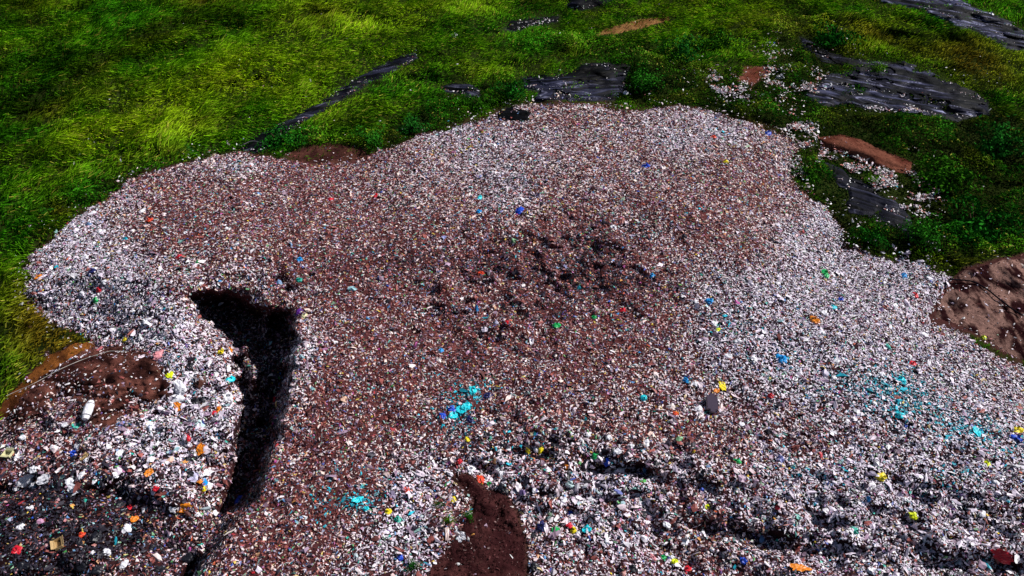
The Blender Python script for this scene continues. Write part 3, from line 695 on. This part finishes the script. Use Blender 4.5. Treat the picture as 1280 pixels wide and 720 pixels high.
bag(210,571,8,'black','small black sack on the pale pit floor, left of a flat one',nm='refuse_sack',cat='sack')
bag(345,499,8,'red','red bag on the right lip of the dark gully')
bag(300,625,10,'blue','blue bag lying at the edge of the gully shadow',asp=1.3)
bag(92,567,9,'blue','royal blue bag on the left part of the pit floor')
sheet(96,534,11,'teal','teal green sheet just below the white roll')
sheet(107,572,14,'tan','tan board beside the royal blue bag',asp=.8)
carton(12,570,12,'cream','cream coloured box near the left edge of the photo',1.4)
sheet(33,600,16,'white','white sheet on the dark slope near the left edge',asp=1.5,yaw=.6)
sheet(56,600,14,'white','bright white sheet right of another near the left edge',asp=1.2)
sheet(93,612,13,'white','narrow white strip in the dark half of the pit',asp=1.6,yaw=0.)
bag(100,530,7,'green','small green bag beside the teal sheet',neck=False)
bag(22,688,11,'red','large red bag near the bottom left corner')
bag(102,669,8,'scarlet','scarlet bag on the dark slope above the bottom edge')
carton(75,682,13,'tan','tan cardboard box low in the bottom left corner',.3)
sheet(168,650,11,'orange','torn orange sheet in the dark half of the pit below the red bag')
bag(158,425,9,'yellow','yellow bag above the brown mound')
bag(276,439,8,'yellow','yellow bag left of the gully head, beside an amber one')
bag(287,438,8,'orange','amber bag left of the gully head, beside a yellow one')
bag(198,445,14,'pink','pink bag at the top right of the brown mound',asp=1.2)
bag(183,402,10,'white','rounded white bag on the pale slope above the brown mound')
bag(125,363,9,'red','red bag on the pale left slope, above a green one')
bag(121,375,9,'green','green bag on the pale left slope, under a red one')
bag(188,276,8,'scarlet','orange red bag high on the left shoulder of the pile')
bag(224,322,9,'red','red bag on the left shoulder beside a green one')
bag(248,328,7,'green','green bag on the left shoulder right of a red one')
bag(115,340,9,'navy','navy bag on the pale left slope')
bag(48,347,8,'orange','orange bag at the far left rim of the pile')
bag(349,353,8,'red','red bag at the top of the dark trail above the gully')
bag(375,325,8,'sky','light blue bag on the plateau above the gully head')
bag(374,351,8,'teal','teal bag on the plateau right of the dark trail')
bag(381,396,10,'cream','cream bag on the right lip of the gully head')
bag(374,391,10,'purple','dark purple bag beside the cream one at the gully head')
bag(413,250,0.1+7,'red','red bag on the plateau, left of the middle')
bag(470,246,9,'red','red bag on the upper plateau')
bag(649,264,11,'blue','blue bag on the upper middle plateau',asp=1.3)
bag(599,265,8,'sky','light blue bag left of the blue one on the upper plateau')
bag(600,248,9,'turquoise','turquoise bag above a light blue one on the upper plateau')
bag(601,342,8,'scarlet','bright orange red bag near the middle of the pile')
bag(551,439,8,'sky','light blue bag below the dark hollow in the middle')
bag(695,407,10,'green','green bag right of the dark hollows in the middle')
bag(633,403,8,'red','crimson bag between the two dark hollows')
bag(620,404,9,'lilac','lilac bag beside a crimson one between the hollows')
bag(743,397,7,'green','small emerald bag on the reddish middle of the pile')
bag(815,345,8,'sky','blue bag on the pale streak right of the middle')
bag(767,285,9,'white','white bag in the brown upper middle')
bag(779,388,9,'red','red bag on the reddish ground right of the green bag')
bag(1031,343,12,'green','emerald green bag on the pale right slope below the bushes')
bag(1018,401,12,'orange','orange bag on the pale right slope',asp=1.2)
bag(887,377,10,'sky','steel blue bag left of the pale right slope')
bag(977,450,12,'sky','azure bag on the middle of the pale right slope',asp=1.3)
bag(857,475,9,'sky','azure bag left of the grey mattress, uphill')
sheet(903,484,11,'yellow','yellow scrap uphill of the grey mattress',asp=1.5,yaw=.4)
sheet(896,489,9,'orange','orange scrap touching the top end of the mattress')
bag(874,512,11,'white','white bag touching the left side of the mattress',neck=False)
bag(964,495,8,'red','red bag right of the grey mattress')
bag(844,518,7,'scarlet','scarlet bag left of the grey mattress, downhill')
bag(897,413,7,'lime','yellow green bag on the slope above the mattress',neck=False)
bag(1051,375,8,'blue','deep blue bag under the bushes on the right slope')
bag(1041,385,9,'turquoise','turquoise bag left of the deep blue one on the right slope')
bag(1144,369,8,'red','red bag near the earth bank on the right')
bag(1130,345,8,'sky','pale blue bag near the earth bank on the right')
bag(1229,422,6,'lime','tiny yellow bag at the foot of the earth bank')
bag(1140,455,9,'red','dark red bag on the far right slope')
bag(1126,476,12,'turquoise','turquoise bag at the right, uphill of the blue tinted rubbish')
bag(1124,519,11,'turquoise','turquoise bag in the middle of the blue tinted rubbish on the right',neck=False)
sheet(1221,541,11,'turquoise','faded turquoise sheet near the right edge',asp=1.4)
bag(1272,539,11,'yellow','yellow bag at the right edge, above a blue one')
bag(1269,549,12,'blue','blue bag at the right edge, under a yellow one')
bag(1102,597,12,'yellow','yellow bag on the lower right slope')
bag(1234,580,8,'lime','lime bag on the lower right slope near the edge')
bag(922,577,8,'green','green bag downhill of the mattress')
bag(973,634,8,'red','red bag above the long dark scarp')
bag(1141,645,9,'lime','lemon bag above the right end of the dark scarp')
bag(883,634,9,'lime','lemon bag above the left end of the dark scarp')
sheet(1253,694,18,'red','long red sheet low at the right edge of the photo',asp=1.7,yaw=-.5)
bag(859,712,10,'red','red bag at the bottom edge right of the middle')
sheet(1000,712,17,'orange','orange sheet at the bottom edge below the dark scarp',asp=1.5,yaw=0.)
bag(929,701,9,'blue','blue bag near the bottom edge below the dark scarp')
bag(1068,664,10,'teal','teal bag lying in the dark scarp')
sheet(578,513,17,'turquoise','bright turquoise heap of plastic, the largest of that colour on the pile')
sheet(583,509,14,'turquoise','turquoise sheet folded on top of the brightest turquoise heap')
sheet(567,520,13,'turquoise','turquoise tail at the lower left of the brightest turquoise heap')
bag(564,512,10,'blue','deep blue bag against the left side of the brightest turquoise heap')
bag(553,520,10,'blue','deep blue bag one step further left of the turquoise heap',neck=False)
bag(591,488,12,'turquoise','turquoise bag uphill of the brightest turquoise heap')
bag(609,495,10,'navy','navy bag uphill right of the brightest turquoise heap',asp=1.3)
bag(588,525,10,'navy','dark teal black sack below the brightest turquoise heap',nm='refuse_sack',cat='sack')
sheet(447,626,12,'turquoise','faded turquoise netting left of the soil heap',asp=1.3)
bag(458,637,8,'turquoise','small turquoise bag below the faded turquoise netting')
bag(584,549,9,'yellow','amber bag in the rubbish below the turquoise heap',neck=False)
bag(660,563,9,'yellow','yellow bag right of the wrinkled dark rubbish')
bag(676,561,9,'yellow','yellow scrap bag, right one of the two above the soil heap',asp=1.4,neck=False)
bag(588,587,12,'white','round white bag at the upper tip of the soil heap')
bag(574,577,8,'red','red bag at the upper tip of the soil heap')
bag(601,600,12,'scarlet','orange red bag on the upper neck of the soil heap',asp=1.4,neck=False)
bag(612,606,9,'green','mint green bag at the neck of the soil heap')
bag(629,612,14,'black','black sack right of the neck of the soil heap',nm='refuse_sack',cat='sack')
bag(628,595,13,'white','broad white bag above the black sack at the heap')
sheet(576,669,15,'white','white board on the left flank of the soil heap',asp=1.6,yaw=-.3)
bag(677,659,12,'navy','navy blue bag right of the soil heap',asp=1.2)
sheet(681,663,9,'pink','pinkish cloth touching the navy bag right of the soil heap')
bag(717,664,12,'yellow','bright yellow bag right of the navy bag')
bag(712,657,8,'red','small red bag touching the bright yellow one',neck=False)
sheet(734,663,15,'turquoise','pale turquoise cloth right of the bright yellow bag',asp=.8)
sheet(695,664,14,'green','green sheet between navy and yellow bags')
bag(485,641,10,'yellow','yellow bag left of the soil heap')
bag(567,625,8,'yellow','yellow bag left of the upper soil heap',neck=False)
bag(508,613,9,'scarlet','orange bag left of the soil heap, uphill')
bag(500,698,9,'blue','blue bag at the lower left of the soil heap')
bag(498,649,9,'teal','teal bag beside the yellow one left of the soil heap')
bag(709,585,10,'orange','orange bag on the lumpy rubbish in the lower middle')
bag(759,577,11,'blue','blue bag on the lumpy rubbish in the lower middle')
bag(744,571,9,'green','green bag above the blue one on the lumpy rubbish')
bag(712,604,12,'pale','pale mint bag on the lumpy rubbish in the lower middle')
bag(713,642,8,'blue','deep blue bag above the bright yellow one')
bag(829,698,8,'green','green bag near the bottom edge beside a pink one')
bag(816,697,8,'pink','pink bag near the bottom edge beside a green one')
bag(843,702,8,'lime','lemon bag near the bottom edge right of a green one')
bag(805,498,9,'turquoise','turquoise bag far left of the mattress')
bag(845,516,6,'orange','small orange bag touching a scarlet one left of the mattress',neck=False)
bag(960,168,10,'blue','deep blue bag on the upper right rim of the pile')
bag(958,166,6,'black','black sack behind the deep blue bag on the rim',nm='refuse_sack',cat='sack')
bag(892,172,7,'scarlet','orange bag on the upper right shoulder')
bag(907,203,8,'yellow','yellow bag on the upper right shoulder')
bag(541,172,6,'white','white bag in the grass edge on the upper rim, larger of two')
bag(536,174,5,'white','small white bag in the grass edge on the upper rim, left of a larger one')
bag(568,45,8,'white','white bag alone in the grass near the top')
bag(975,97,9,'white','bright white bag among weeds at the small red soil patch')
bag(1036,108,9,'white','white bag on the left end of the largest grey liner')
bag(782,117,7,'white','white bag at the right end of the black liner sheet')
bag(807,208,9,'blue','blue bag high in the middle of the plateau')
bag(1239,19,7,'white','white bag beyond the liner road in the top right corner')

# --- unnamed repeats: white, black and coloured bags mixed through the tip
def repeat(n, region, px, cols, label, group, fn, avoid=14, **kw):
    made = 0; tries = 0
    while made < n and tries < n*40:
        tries += 1
        a = random.uniform(region[0], region[2]); b = random.uniform(region[1], region[3])
        if samp(pile, np.array([a]), np.array([b]))[0] < .9: continue
        if any(abs(a-q[0]) < avoid and abs(b-q[1]) < avoid for q in REP): continue
        REP.append((a, b)); fn(a, b, random.uniform(*px), random.choice(cols), label, group=group, **kw); made += 1
REP = [(889, 508), (578, 513), (112, 516), (258, 592)]
repeat(34, (10,530,280,715), (6,11), ['white'], 'crumpled white bag loose in the rubbish of the left pit', 'white bags loose in the left pit', bag, neck=False)
repeat(14, (10,590,240,715), (8,14), ['black'], 'black sack loose in the rubbish of the left pit', 'black sacks in the left pit', bag, nm='refuse_sack', cat='sack', neck=False)
repeat(30, (600,540,860,715), (5,10), ['white'], 'crumpled white bag in the lumpy rubbish right of the soil heap', 'white bags right of the soil heap', bag, neck=False)
repeat(14, (600,540,860,715), (7,12), ['black'], 'black sack in the lumpy rubbish right of the soil heap', 'black sacks right of the soil heap', bag, nm='refuse_sack', cat='sack', neck=False)
repeat(40, (870,330,1275,715), (5,9), ['white'], 'small white bag half sunk in the pale rubbish of the right slope', 'small white bags on the right slope', bag, neck=False)
repeat(22, (60,230,300,400), (5,9), ['white'], 'small white bag half sunk in the pale rubbish of the left slope', 'small white bags on the left slope', bag, neck=False)

# --- plants growing on the tip and bushes on its edge
M_stem = flat_mat('woody stem', (.06,.035,.02), .9, .1, .2, 6, .01)
def bush_meshes(seed, n=420, flat=.75, base=(.018,.085,.012)):
    r_ = np.random.default_rng(seed); d = r_.normal(size=(n, 3)); d /= np.linalg.norm(d, axis=1)[:, None]; d[:, 2] = abs(d[:, 2])*flat
    lob = np.array([1+.45*math.sin(3*math.atan2(q[1], q[0])+seed)+.3*math.sin(5*q[2]*2+seed*2) for q in d])
    P = d*(r_.random(n)**.4*.5*lob)[:, None]+[0, 0, .12]
    e1 = r_.normal(size=(n, 3)); e1 /= np.linalg.norm(e1, axis=1)[:, None]
    e2 = np.cross(e1, d+.4*r_.normal(size=(n, 3))); e2 /= np.linalg.norm(e2, axis=1)[:, None]+1e-6
    s = (.018+.035*r_.random(n))[:, None]
    vv = np.stack([P-e1*s, P-e2*s*.45, P+e1*s*1.1, P+e2*s*.45], 1).reshape(-1, 3)
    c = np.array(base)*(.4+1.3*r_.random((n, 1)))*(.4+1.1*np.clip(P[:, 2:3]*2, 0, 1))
    fol = np_mesh('foliage', vv, np.arange(n*4), np.full(n, 4), np.repeat(c, 4, 0), M_weed)
    bm = bmesh.new()
    for a in range(5):
        an = a*1.26+seed; tip = Vector((math.cos(an)*.25, math.sin(an)*.25, .38)); b0 = [bm.verts.new((.03*math.cos(k_*2.1), .03*math.sin(k_*2.1), -.08)) for k_ in range(3)]
        t0 = [bm.verts.new(tip+Vector((.008*math.cos(k_*2.1), .008*math.sin(k_*2.1), 0))) for k_ in range(3)]
        for k_ in range(3): bm.faces.new((b0[k_], b0[(k_+1) % 3], t0[(k_+1) % 3], t0[k_]))
    st = bpy.data.meshes.new('stems'); bm.to_mesh(st); bm.free(); st.materials.append(M_stem)
    return fol, st
BUSH = [bush_meshes(i+3, 1500, (.5,.75,1.,.65)[i], ((.012,.10,.008),(.02,.12,.008),(.010,.075,.008),(.03,.12,.006))[i]) for i in range(4)]+[bush_meshes(20, 700, .9, (.08,.20,.01))]
def bush(u, v, px, label, k_=None, nm='bush', cat='bush', z=1.):
    global cnt; cnt += 1
    p, n_, m = place(u, v, 0.); e = bpy.data.objects.new(nm, None); COL.objects.link(e); e['label'] = label; e['category'] = cat
    s = px*m; e.location = p; e.rotation_euler = (0, 0, cnt*1.3); e.scale = (s, s, s*z)
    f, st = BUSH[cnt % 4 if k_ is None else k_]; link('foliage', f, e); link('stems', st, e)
bush(562,652,17,'brightest green weed rooted in the rubbish left of the soil heap',4,'weed_plant','weed',1.2)
bush(547,633,13,'small dark weed in the rubbish, left of the upper soil heap',0,'weed_plant','weed')
bush(586,646,13,'small dark weed touching the left side of the soil heap',1,'weed_plant','weed')
bush(516,709,16,'green weed at the bottom edge left of the soil heap',2,'weed_plant','weed',1.2)
bush(352,180,44,'dark bush beside the lower end of the narrow liner strip',z=.8)
bush(465,178,38,'dark bush on the upper rim right of the red soil strip',z=.8)
bush(515,165,34,'dark bush on the upper rim near two white bags',z=.8)
bush(600,135,34,'dark bush left of the small half buried liner flap')
bush(640,118,36,'dark bush left of the broad black liner sheet')
bush(805,110,40,'dark bush right of the broad black liner sheet')
bush(850,75,44,'dark bush above and right of the broad black liner sheet')
bush(1175,232,60,'tall dark bush right of the dark downhill liner strip')
bush(1220,290,70,'largest dark bush directly above the streaked earth bank')
bush(1150,300,44,'dark bush above the rim left of the earth bank')
bush(1245,195,54,'dark bush near the right edge above the largest one')
bush(1010,222,30,'small bush at the notch in the right rim of the pile')
bush(1090,300,34,'low bush on the right rim below the downhill liner strip')
bush(1096,90,22,'weed clump growing through the largest grey liner',4)
bush(1087,228,20,'bright weed clump between red ridge and downhill liner',4)
bush(900,60,40,'bush standing alone in the yellow grass above the litter scatters')
bush(1040,55,44,'bush beside the thin torn liner fragment')
bush(60,268,18,'small dark bush at the left edge near a red soil streak',z=.6)
bush(235,192,20,'small dark bush on the left upper rim of the pile',z=.6)

# ------------------------------------------------------------------ camera, sun, sky
cam = bpy.data.cameras.new('camera'); co = bpy.data.objects.new('camera', cam); COL.objects.link(co)
co.location = (0, 0, CAM_H); co.rotation_euler = (math.pi/2-PITCH, 0, 0)
cam.sensor_width = 36; cam.lens = 36*FOC/1280; cam.clip_end = 10000; cam.clip_start = .5
SC.camera = co
AZ, EL = R(68), R(44)      # azimuth from +Y towards +X
sd = Vector((math.sin(AZ)*math.cos(EL), math.cos(AZ)*math.cos(EL), math.sin(EL)))
sl = bpy.data.lights.new('sun', 'SUN'); sl.energy = 5.0; sl.angle = R(.5); sl.color = (1, .975, .95)
so = bpy.data.objects.new('sun', sl); COL.objects.link(so); so.rotation_mode = 'QUATERNION'; so.rotation_quaternion = sd.to_track_quat('Z', 'Y')
w = bpy.data.worlds.new('World'); SC.world = w; w.use_nodes = True
nt = w.node_tree; bg = nt.nodes['Background']; sk = nt.nodes.new('ShaderNodeTexSky'); sk.sky_type = 'NISHITA'; sk.sun_disc = False
sk.sun_elevation = EL; sk.sun_rotation = AZ
nt.links.new(sk.outputs[0], bg.inputs[0]); bg.inputs[1].default_value = .05
SC.view_settings.view_transform = 'Standard'; SC.view_settings.look = 'None'; SC.view_settings.exposure = 0
SC.cycles.max_bounces = 3; SC.cycles.diffuse_bounces = 1; SC.cycles.glossy_bounces = 1
